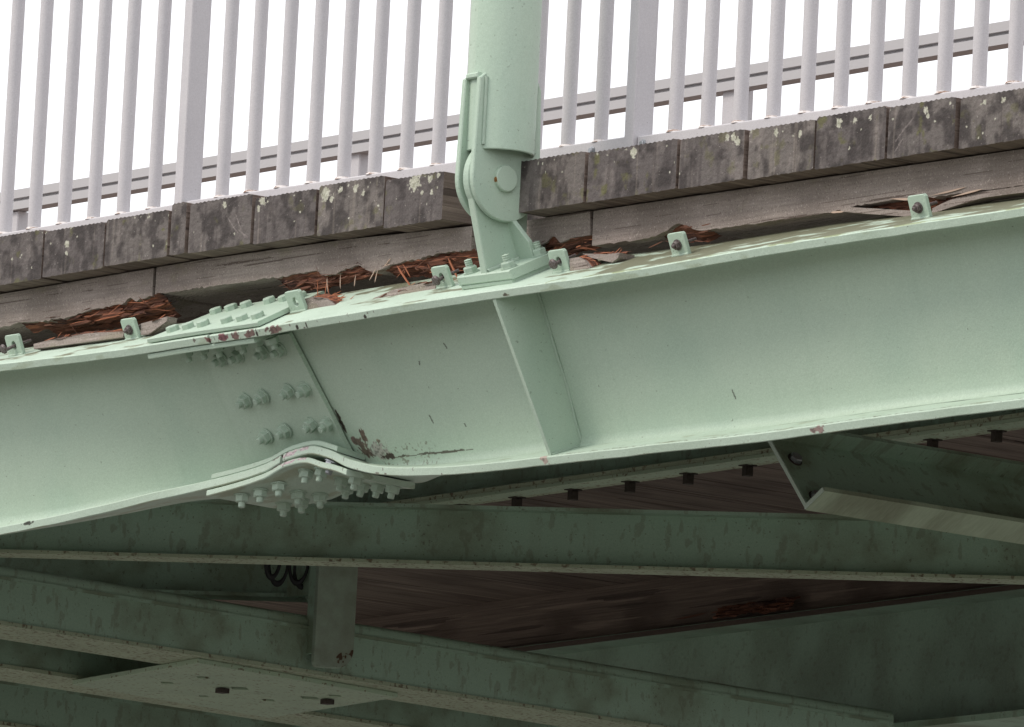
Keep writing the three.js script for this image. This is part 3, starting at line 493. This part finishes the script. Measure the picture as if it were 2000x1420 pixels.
{
  const t = nailer('long grey timber nailer right of the hanger, split round a bolt hole', N4b, 0.237, 12.8, 700, 0.003, 17);
  const f = lz(N4b), b = lz([[0.5, -0.15], [0.58, -0.162], [0.7, -0.172], [0.8, -0.155]]);
  part(t, 'torn_wood', tornGeo(f, b, 0.55, 0.78, -0.01, -0.06, 9, 50), M.torn); splinters(t, scatter(f, b, 0.56, 0.76, 12, -0.01, 0.02, 0.08, 0.3), M.splinterB);
  splinters(t, [[0.72, -0.137, -0.001, 0.11, 0.04, 0, 0.004], [0.6, -0.118, -0.001, 0.05, 0.1, 0, 0.003]], M.splinterB);
  // laths split off the underside, bent down at the clip
  const lath = (P, z) => part(t, 'split_lath', timberGeo(P, 0.05).translate(0, 0, z), M.timber);
  lath([[1.402, -0.152], [1.448, -0.148], [1.587, -0.167], [1.729, -0.187], [1.74, -0.2], [1.733, -0.206], [1.542, -0.178], [1.414, -0.158]].reverse(), 0.004);
  lath([[1.815, -0.189], [1.86, -0.178], [1.904, -0.17], [2.015, -0.161], [2.214, -0.163], [2.75, -0.172], [2.75, -0.19], [2.215, -0.182], [2.038, -0.18], [1.927, -0.19], [1.816, -0.204]].reverse(), 0.004);
  const f2 = lz([[1.42, -0.146], [1.63, -0.144], [1.71, -0.15], [1.77, -0.13], [1.79, -0.154], [2.0, -0.156]]), b3 = lz([[1.42, -0.15], [1.587, -0.172], [1.73, -0.195], [1.82, -0.195], [1.9, -0.175], [2.02, -0.165]]);
  part(t, 'torn_wood', tornGeo(f2, b3, 1.42, 1.98, -0.03, -0.05, 10, 60), M.torn);
  splinters(t, [[1.36, -0.155, 0.004, 0.06, -0.05, 0, 0.006], [1.62, -0.14, 0.003, 0.12, -0.14, 0, 0.008], [1.8, -0.15, 0.003, 0.16, 0.02, 0, 0.006], [1.9, -0.165, 0.01, 0.14, 0.05, 0, 0.006]], M.splinterC);
}
// loose pieces of broken timber lying on the flange
function fragment(label, P, z, depth, n = 8, dark = 1) {
  const t = thing('timber_fragment', label, 'broken timber', null, [0, 0, z]);
  part(t, 'timber_piece', timberGeo(P, depth), M.timber);
  const xs = P.map((p) => p[0]), x0 = Math.min(...xs), x1 = Math.max(...xs), topY = (x) => { let best = -9; for (let i = 0; i < P.length; i++) { const a = P[i], b = P[(i + 1) % P.length]; if ((a[0] - x) * (b[0] - x) <= 0 && a[0] !== b[0]) best = Math.max(best, lerp(a[1], b[1], (x - a[0]) / (b[0] - a[0]))); } return best; };
  part(t, 'torn_wood', tornGeo((x) => topY(clamp(x, x0 + 0.002, x1 - 0.002)) + 0.008, (x) => topY(clamp(x, x0 + 0.002, x1 - 0.002)) - 0.006, x0 + 0.004, x1 - 0.004, -depth, 0.001, 20 + depth * 100 + x0, 50), M.torn);
  splinters(t, Array.from({ length: n }, () => { const x = rr(x0, x1 - 0.02); return [x, topY(x) + 0.002, rr(-depth, 0), rr(0.02, 0.07), rr(-0.25, 0.35), rr(-0.4, 0.4), rr(0.0015, 0.0035)]; }), M.splinterA);
  return t;
}
fragment('long splintered lath lying on the girder flange behind a clip beside the splice', [[-2.557, -0.231], [-2.055, -0.237], [-2.05, -0.218], [-2.2, -0.208], [-2.296, -0.205], [-2.461, -0.208], [-2.559, -0.214]], 0.0, 0.05, 18);
fragment('small timber chip standing beside the top splice plate', [[-1.959, -0.2], [-1.89, -0.196], [-1.814, -0.19], [-1.818, -0.206], [-1.914, -0.24], [-1.956, -0.238]], 0.0, 0.04, 4);
fragment('frayed orange timber chunk behind the empty clip', [[-1.08, -0.2], [-1.06, -0.24], [-0.858, -0.28], [-0.885, -0.25], [-0.93, -0.226], [-0.985, -0.205], [-1.04, -0.197]], 0.0, 0.05, 26);
fragment('long grey splinter of timber lying left of the hanger base', [[-0.728, -0.234], [-0.586, -0.242], [-0.405, -0.24], [-0.402, -0.206], [-0.5, -0.208], [-0.622, -0.214]], 0.0, 0.05, 16);
fragment('small broken timber block right of the hanger base', [[0.256, -0.2], [0.263, -0.24], [0.299, -0.255], [0.354, -0.252], [0.358, -0.236], [0.33, -0.212], [0.3, -0.199]], 0.0, 0.05, 8);
fragment('flat slab of split timber under the short nailer end', [[0.279, -0.182], [0.325, -0.2], [0.426, -0.224], [0.454, -0.213], [0.46, -0.197], [0.399, -0.196]], -0.03, 0.06, 6);

// ------------------------------------------------------------------ hanger and its bracket
{
  const XH = -0.06, ZH = 0.045;
  const h = thing('hanger', 'thick mint green tubular hanger with a forked pinned end', 'hanger', null, [XH, 0.16, ZH]);
  const r = 0.109, prof = [[r - 0.012, -0.012], [r - 0.003, -0.014], [r, -0.011], [r, 1.6], [r - 0.012, 1.6], [r - 0.012, -0.012]];
  const pg = lathe(prof, 72, 0.5); { const uv = pg.attributes.uv, p = pg.attributes.position; for (let i = 0; i < uv.count; i++) uv.setXY(i, uv.getX(i) * 0.46, p.getY(i) / 1.5); }
  part(h, 'tube', pg, M.mint);
  // two fork plates in the plane across the bridge
  const yc = 0.066 - 0.16, outline = []; const R = 0.128;
  outline.push([-0.116, 0.2], [-0.098, 0.222], [0.098, 0.222], [0.118, 0.205]); // (z, y), top edge
  for (let k = 0; k <= 24; k++) { const a = -k / 24 * Math.PI; outline.push([R * Math.cos(a), yc + R * Math.sin(a)]); }
  const fork = () => { const g = extrude(outline.map(([z, y]) => [-z, y]).reverse(), 0.014, 0.003); g.rotateY(Math.PI / 2); return g; }; // local x -> -z, extrudes +x
  for (const x of [-0.045, 0.028]) { part(h, 'fork_plate', fork().translate(x, 0, 0), M.mint); }
  part(h, 'slot_cap', bbox(0.06, 0.018, 0.245, 0.004).translate(0, 0.215, 0), M.mint);
  const pin = lathe([[0, 0], [0.041, 0], [0.041, 0.118], [0.038, 0.121], [0, 0.121]], 40); pin.rotateZ(-Math.PI / 2);
  part(h, 'pin', pin, std({ map: tex(256, 128, (u, v) => { let c = MINT; const d = Math.hypot((u - 0.03) / 0.035, (v - 0.52) / 0.09) + (fbm(u * 60, v * 20, 241, 3) - 0.5) * 1.2; if (d < 1) c = mix3([150, 104, 44], [110, 72, 36], fbm(u * 90, v * 40, 243, 2)); return c; }), roughness: 0.6 })).position.set(-0.062, yc, 0.008);
  // weld where tube meets the plate
  const weldPts = range(-1, 1, 14).map((k) => V(0.047, -0.002 + 0.22 * 0, k * 0.09));
  for (const z of [-0.1, 0.1]) part(h, 'weld', new THREE.TubeGeometry(new THREE.CatmullRomCurve3(range(0.0, 0.21, 8).map((y) => V(0.048, y, z))), 20, 0.006, 6), M.mint);

  const q = topFrame(XH, 0.0, 0);
  const b = thing('hanger_bracket', 'mint green pinned hanger bracket bolted on the girder top flange', 'bracket'); place(b, q);
  // local: x along girder, y up from flange, z outward
  part(b, 'shim_plate', bbox(0.25, 0.012, 0.19, 0.002).translate(0, 0.0065, -0.015), M.mint);
  part(b, 'base_plate', bbox(0.262, 0.03, 0.195, 0.004).translate(0, 0.0285, -0.015), M.mint);
  // tongue: pin centre in this local frame
  const inv = q.clone().invert(), c = V(XH, 0.066, ZH + 0.008).applyMatrix4(inv), yb = 0.043, pts = [], RT = 0.118;
  const bl = 0.075, br = -0.085; // base extents in z
  for (let k = 0; k <= 28; k++) { const a = Math.PI * (1.06 - k / 28 * 1.12) ; pts.push([c.z + RT * Math.cos(a), c.y + RT * Math.sin(a)]); }
  const poly = [[br, yb], ...pts, [bl, yb]];
  const tg = extrude(poly.map(([z, y]) => [-z, y]), 0.024, 0.003); tg.rotateY(Math.PI / 2); tg.translate(-0.012, 0, 0);
  part(b, 'tongue_plate', tg, M.mint);
  part(b, 'gusset', extrude([[0.012, yb], [0.085, yb], [0.085, yb + 0.05], [0.04, yb + 0.12], [0.012, yb + 0.135]], 0.012, 0.002).translate(0, 0, -0.07), M.mint);
  const studG = mergeGeometries([hexHead.clone().scale(1.05, 1.1, 1.05), boltShank(0.045, 0.0125)].map((g) => g.index ? g.toNonIndexed() : g));
  for (const [x, z] of [[-0.092, 0.05], [0.092, 0.05], [-0.092, -0.08], [0.092, -0.08]]) { const s = part(b, 'stud', studG, M.mint); s.position.set(x, 0.0435, z); part(s, 'washer', washer, M.mint); }
  part(b, 'weld', new THREE.TubeGeometry(new THREE.CatmullRomCurve3(range(br, bl, 10).map((z) => V(0.016, yb + 0.003, z))), 24, 0.008, 6), M.mint);
}

// ------------------------------------------------------------------ railing on the deck edge
{
  const ZR = -0.32, ry = plin([[-3.8, 0.262], [-2.57, 0.262], [-1.807, 0.262], [-0.169, 0.237], [0.54, 0.223], [1.594, 0.207], [2.75, 0.19]]);
  const R = thing('bridge_railing', 'pale grey painted railing of round balusters on the near deck edge', 'railing', null, [0, 0, ZR]);
  const bal = new THREE.CylinderGeometry(0.0224, 0.0224, 1.25, 28, 1, true); { const uv = bal.attributes.uv; for (let i = 0; i < uv.count; i++) uv.setXY(i, uv.getX(i) * 0.13, uv.getY(i) * 1.25); }
  const collar = lathe([[0.0222, 0], [0.028, 0], [0.026, 0.005], [0.0222, 0.008]], 20);
  const xs = []; for (let k = 0; k < 8; k++) xs.push(-2.374 - k * 0.1708); for (let k = 0; k <= 12; k++) xs.push(-1.994 + k * 0.1644); for (let k = 0; k <= 15; k++) xs.push(0.339 + k * 0.1558);
  for (const x of xs) { const m = part(R, 'baluster', bal, M.rail); m.position.set(x, ry(x) + 0.625 - 0.002, rr(-0.001, 0.001)); m.rotation.y = rr(0, 6); const w = part(m, 'weld', collar, M.railStain); w.position.y = -0.624; w.rotation.y = rr(0, 6); }
  for (const x of [-2.185, 0.163, 2.75]) { const h = 1.5; const g = uvMetres(bbox(0.046, h, 0.078, 0.003), (a, b, c, k) => (k === 0 ? [c, b] : [a, b])); const m = part(R, 'post', g, M.rail); m.position.set(x, ry(x) - 0.12 + h / 2, 0); }
  for (const [a, b] of [[-3.75, -2.21], [-2.16, 0.138], [0.188, 2.72]]) {
    const L = b - a, m = part(R, 'bottom_rail', uvMetres(bbox(L, 0.055, 0.05, 0.004), (x, y, z, k) => [x, k === 1 ? z : y]), M.rail); m.position.set((a + b) / 2, ry((a + b) / 2) - 0.0275, 0.0); m.rotation.z = Math.atan((ry(b) - ry(a)) / L);
    const t = part(R, 'top_rail', bbox(L, 0.06, 0.06, 0.006), M.rail); t.position.set((a + b) / 2, ry((a + b) / 2) + 1.27, 0);
  }
  const rb = lathe([[0, 0], [0.02, 0], [0.02, 0.003], [0.014, 0.005], [0.014, 0.012], [0.01, 0.016], [0, 0.017]], 18).rotateX(Math.PI / 2);
  for (const x of [-0.05, 0.2]) { const m = part(R, 'bolt', rb, M.galv); m.position.set(x + 0.02, ry(x) - 0.028, 0.025); m.scale.setScalar(0.7); }
}
// guard rail further across the deck
{
  const ZF = -2.6, g = thing('guard_rail', 'grey steel guard rail with a long groove behind the railing', 'guard rail', null, [0, 0, ZF]);
  const L = 11, prof = [[-0.03, 0], [0.026, 0], [0.026, 0.029], [0.008, 0.032], [0.008, 0.042], [0.026, 0.044], [0.026, 0.075], [-0.03, 0.075]]; // (z, y)
  const rg = extrude(prof.map(([z, y]) => [-z, y]).reverse(), L, 0.0015); rg.rotateY(Math.PI / 2);
  const m = part(g, 'rail', rg, M.farRail); m.position.set(-8.4, 1.004, 0); m.rotation.z = -0.003;
  for (let x = -6.5; x < 2.5; x += 2.17) { const p = part(g, 'post', bbox(0.1, 1.0, 0.06, 0.004), M.rail); p.position.set(x - 0.0, 0.5 - 0.005, -0.02); }
}

// ------------------------------------------------------------------ members under the deck
// I beam along local +z: depth d, flange width w
function iBeam(parent, L, d, w, tf, tw, mw, mf) {
  part(parent, 'web', uvMetres(bbox(tw, d - 2 * tf, L, 0.001), (x, y, z) => [z / 2, y / 2]), mw);
  for (const s of [1, -1]) part(parent, s > 0 ? 'top_flange' : 'bottom_flange', uvMetres(bbox(w, tf, L, 0.002), (x, y, z, k) => [z / 2, (k === 1 ? x : y) / 2 + 0.4]), s > 0 ? mw : mf).position.y = s * (d - tf) / 2;
}
function span(name, label, cat, group, a, b, build) { // group whose local +z runs from a to b
  const t = thing(name, label, cat, group); const A = V(...a), B = V(...b), z = B.clone().sub(A), L = z.length(); z.normalize(); const x = V(0, 1, 0).cross(z).normalize(), y = z.clone().cross(x);
  place(t, basis(A.clone().add(B).multiplyScalar(0.5), x, y, z)); build(t, L); return t;
}
// central stringer
const stringer = span('stringer', 'long grimy green stringer under the middle of the deck with a row of bolts', 'beam', null, [-14.5, -0.185, -3.414], [12.5, -0.185, -1.871], (t, L) => {
  iBeam(t, L, 0.23, 0.17, 0.016, 0.012, M.grime, M.scab);
  const s = part(t, 'clamp_strip', bbox(0.085, 0.012, L, 0.002), M.gusset); s.position.set(-0.045, -0.122, 0);
});
{ // square bolt heads at every plank
  const g = mergeGeometries([bbox(0.03, 0.034, 0.03, 0.003).translate(0, -0.02, 0), bbox(0.05, 0.005, 0.045, 0.001)]);
  for (let k = 0; k < 26; k++) { const m = part(stringer, 'bolt', g, M.darkBolt); m.position.set(0.005, -0.1285, -4.6 + k * 0.345 + 0.02 - 2.757); }
}
// diagonal brace
span('lateral_brace', 'grimy green diagonal brace running behind the girder, its lower flange edge pale', 'brace', 'diagonal braces', [-4.3, -0.65, -0.2], [0.05, -0.65, -3.98], (t, L) => { iBeam(t, L, 0.205, 0.13, 0.012, 0.01, M.grime, M.scab); });
span('lateral_brace', 'dark second diagonal brace ending at the upright bracket', 'brace', 'diagonal braces', [-7.2, -0.5, -0.35], [-4.62, -0.5, -2.72], (t, L) => { iBeam(t, L, 0.24, 0.14, 0.014, 0.01, M.darkGrime, M.darkGrime); });
// transverse floor beams (slightly skewed)
const skew = 0.114, beamX = (x0, z) => x0 + skew * (z + 1.11);
function floorBeam(label, x0, zEnd, zStart = -0.32) {
  return span('floor_beam', label, 'beam', 'floor beams across the bridge', [beamX(x0, zStart), -0.8, zStart], [beamX(x0, zEnd), -0.8, zEnd], (t, L) => {
    const g = new THREE.Shape(), w = 0.16, h = 0.1, r = 0.03; g.moveTo(-w, -h); g.lineTo(w, -h); g.lineTo(w, h - r); g.quadraticCurveTo(w, h, w - r, h); g.lineTo(-w + r, h); g.quadraticCurveTo(-w, h, -w, h - r); g.closePath();
    const e = new THREE.ExtrudeGeometry(g, { depth: L, bevelEnabled: false, curveSegments: 8 }); e.translate(0, 0, -L / 2);
    part(t, 'body', uvMetres(e, (x, y, z, k) => (k === 2 ? [x / 2, y / 2] : [z / 2, (k === 1 ? x : y) / 2])), M.grime);
    part(t, 'bottom_flange', uvMetres(bbox(0.34, 0.014, L - 0.01, 0.002), (x, y, z, k) => [z / 2, (k === 1 ? x : y) / 2 + 0.2]), M.scab).position.y = -0.1075;
    part(t, 'rib', bbox(0.01, 0.012, L - 0.02, 0.003), M.grime).position.set(-0.1615, 0.052, 0);
  });
}
const fb1 = floorBeam('grimy green floor beam carrying the upright bracket and reaching the far girder', -4.43, -5.7);
floorBeam('green floor beam behind the first, tied to it by the gusset plate', -5.46, -5.75);
floorBeam('dark floor beam furthest from the gusset plate', -7.0, -5.8);
{ // gusset plate bolted under the first two floor beams; shape drawn in plan (x, z)
  const A = V(-4.42, 0, -2.09), ex = V(-1.04, 0, -0.19), ez = V(-0.2, 0, -1.06), at = (a, b) => [ex.x * a + ez.x * b, ex.z * a + ez.z * b];
  const sq = (a, b, r) => [at(a - r, b), at(a, b - r), at(a + r, b), at(a, b + r)];
  const t = thing('gusset_plate', 'flat green gusset plate with square holes under two floor beams', 'plate', null, [A.x, -0.917, A.z]);
  const holes = [sq(0.31, 0.22, 0.04), sq(0.58, 0.21, 0.04), sq(0.42, 0.47, 0.055), sq(0.36, 0.79, 0.055), sq(0.58, 0.72, 0.04), sq(0.21, 0.82, 0.04), sq(0.75, 0.5, 0.03)];
  const g = extrude([at(0, 0), at(0, 1), at(1, 1), at(1, 0)].reverse(), 0.014, 0.002, holes); g.rotateX(Math.PI / 2);
  part(t, 'plate', g, M.gusset);
  const nut = bbox(0.04, 0.018, 0.04, 0.003); for (const [a, b] of [[0.47, 0.42], [0.31, 0.85]]) { const [x, z] = at(a, b); part(t, 'nut', nut, M.darkBolt).position.set(x, -0.027, z); }
}
{ // upright bracket joining stringer and first floor beam
  const z0 = -2.67, x0 = beamX(-4.43, z0) + 0.225;
  const t = thing('upright_bracket', 'grey green upright bracket with a rusty rounded foot on the floor beam', 'bracket', null, [x0, -0.885, z0]);
  const w = 0.086, hgt = 0.6, r = 0.075, s = new THREE.Shape(); s.moveTo(-w, hgt); s.lineTo(-w, r); s.quadraticCurveTo(-w, 0.02, -w + r * 0.8, 0); s.lineTo(w - 0.02, -0.006); s.quadraticCurveTo(w, -0.006, w, 0.02); s.lineTo(w, hgt); s.closePath();
  const face = new THREE.ExtrudeGeometry(s, { depth: 0.014, bevelEnabled: true, bevelThickness: 0.003, bevelSize: 0.003, bevelSegments: 2 }); face.rotateY(-Math.PI / 2); // shape x -> +z
  const rustMap = tex(256, 512, (u, v) => { const y = v * 0.6; let c = mix3([156, 174, 158], [124, 132, 116], fbm(u * 6, v * 12, 221, 5)); const e = fbm(u * 14, v * 28, 223, 4); const edge = Math.hypot((u - 0.18) / 0.3, (y - 0.02) / 0.05); if (edge < 1) c = mix3(c, [74, 52, 34], sst(0.42, 0.52, e)); return c; });
  part(t, 'face_plate', uvMetres(face, (x, y, z, k) => [z / 0.3 + 0.5, y / 0.6]), std({ map: rustMap, roughness: 0.8 }));
  for (const sz of [1, -1]) part(t, 'side_plate', bbox(0.046, hgt - 0.04, 0.012, 0.002).translate(-0.04, hgt / 2 + 0.02, sz * 0.078), M.grime);
  part(t, 'web_plate', bbox(0.16, 0.36, 0.012, 0.002).translate(-0.14, 0.44, 0.06), M.grime);
}
{ // loops of cable stowed on the bracket
  const t = thing('cable_loops', 'dark coiled cable loops hanging beside the upright bracket', 'cable', null, [-4.5, -0.5, -2.6]);
  for (const [dz, r, d] of [[0.14, 0.05, 0], [0.1, 0.06, -0.02], [0.03, 0.055, 0.01], [-0.01, 0.06, -0.01], [-0.04, 0.05, 0.02]]) { const m = part(t, 'loop', new THREE.TorusGeometry(r, 0.009, 8, 28), M.black); m.position.set(d, 0.01 - r * 0.4, dz); m.rotation.set(rr(-0.15, 0.15), 1.2 + rr(-0.3, 0.3), 0); m.scale.set(0.6, 1.3, 1); }
  const hk = part(t, 'strap', bbox(0.02, 0.32, 0.006, 0.002), M.black); hk.position.set(0, 0.17, 0.02);
}
// torn-off cross channel behind the girder, rolled over on its side
{
  const t = thing('cross_channel', 'torn cross channel rolled over, its bare end open behind the girder', 'channel', null, [0, 0, -1.2]);
  const c = [-0.003, -0.8], tip = [0.085, -0.748], top = [-0.2, -0.572], th = 0.013, dirW = V(top[0] - c[0], top[1] - c[1], 0).normalize(), nW = V(dirW.y, -dirW.x, 0), dirF = V(tip[0] - c[0], tip[1] - c[1], 0).normalize();
  const P = (p, a, u, b, v) => [p[0] + a * u.x + b * v.x, p[1] + a * u.y + b * v.y];
  const L = 2.7, Z3 = V(0, 0, 1);
  const hull = (pts, d) => { const g = extrude(pts, d, 0.0015); g.translate(0, 0, -d); return uvMetres(g, (x, y, z, k) => [z / 2, (y - x) / 2]); };
  const webPts = [c, P(c, th, nW, 0, dirW), P(top, th, nW, 0, dirW), top];
  part(t, 'web', hull(webPts, L), M.grime);
  const flP = [c, tip, P(tip, 0, dirF, th, V(-dirF.y, dirF.x, 0)), P(c, 0.004, dirF, th, V(-dirF.y, dirF.x, 0))].map((p) => [p[0], p[1] - 0.004]);
  part(t, 'bottom_flange', hull(flP, L), M.paleFlange).userData.label = 'pale underside of the rolled flange';
  const tp = [top, P(top, 0.085, dirF, 0, dirW), P(top, 0.085, dirF, th, dirW), P(top, 0, dirF, th, dirW)];
  part(t, 'top_flange', hull(tp, L), M.grime);
  // bare broken end
  part(t, 'broken_edge', mergeGeometries([extrude(webPts, 0.004, 0).translate(0, 0, 0.003), extrude(flP, 0.004, 0).translate(0, 0, 0.0035)]), std({ color: 0xb9c8bc, roughness: 0.5 }));
  for (const k of [0.3, 0.86]) { const p = lerp(top[0], c[0], k), y = lerp(top[1], c[1], k); const b = part(t, 'bolt', hexHead, M.galv); along(b, V(p + nW.x * th, y + nW.y * th, -0.05), nW); part(b, 'washer', washer, M.darkBolt); }
}
// far girder and its timber
{
  const fz = (x) => -6.18 + 0.093 * (x + 7.67);
  const A = [-16, -0.48, fz(-16) - 0.13], B = [13, -0.48, fz(13) - 0.13];
  span('far_girder', 'dark grimy plate girder on the far side of the bridge', 'girder', null, A, B, (t, L) => {
    iBeam(t, L, 0.52, 0.29, 0.026, 0.014, std({ map: tex(512, 512, (u, v) => mix3(mix3([152, 176, 160], [128, 144, 128], sst(0.3, 0.8, fbm(u * 12, v * 12, 231, 6, 12, 12)) * 0.7), [110, 112, 98], sst(0.62, 0.75, fbm(u * 90, v * 90, 232, 4, 90, 90)) * 0.25)), roughness: 0.8 }), M.grime);
    part(t, 'rust_strip', bbox(0.006, 0.02, L - 0.1, 0.002), std({ map: tex(512, 64, (u, v) => mix3([96, 82, 74], [70, 60, 54], fbm(u * 90, v * 6, 233, 4, 90, 6))), roughness: 0.9 })).position.set(-0.149, 0.246, 0);
  });
  const split = [-5.9, -5.0];
  for (const [a, b, lb] of [[-16, -9.53, 'plain dark timber nailer on the far girder without a split'], [-9.5, 13, 'dark timber nailer on the far girder with an orange split at its foot']]) span('far_timber_nailer', lb, 'timber', 'timbers on the far girder', [a, -0.11, fz(a) - 0.12], [b, -0.11, fz(b) - 0.12], (t, L) => {
    part(t, 'timber_body', uvMetres(bbox(0.16, 0.22, L, 0.004), (x, y, z, k) => [z / 1.6, (k === 1 ? x : y) / 0.8]), M.plankSide);
    if (b > 0) {
      const g = tornGeo(() => -0.05, (x) => -0.1, 0, 0.55, 0.0, 0.05, 44, 50); g.rotateY(Math.PI / 2); const m = part(t, 'torn_wood', g, M.torn); m.position.set(-0.105, 0, -L / 2 + 3.78); m.scale.x = -1;
      splinters(t, Array.from({ length: 10 }, () => [-0.1, -0.06, -L / 2 + rr(3.1, 3.75), rr(0.1, 0.25), rr(-0.1, 0.1), Math.PI / 2 + rr(-0.1, 0.1), 0.008]), M.splinterB);
    }
  });
}
renderer.render(scene, camera);
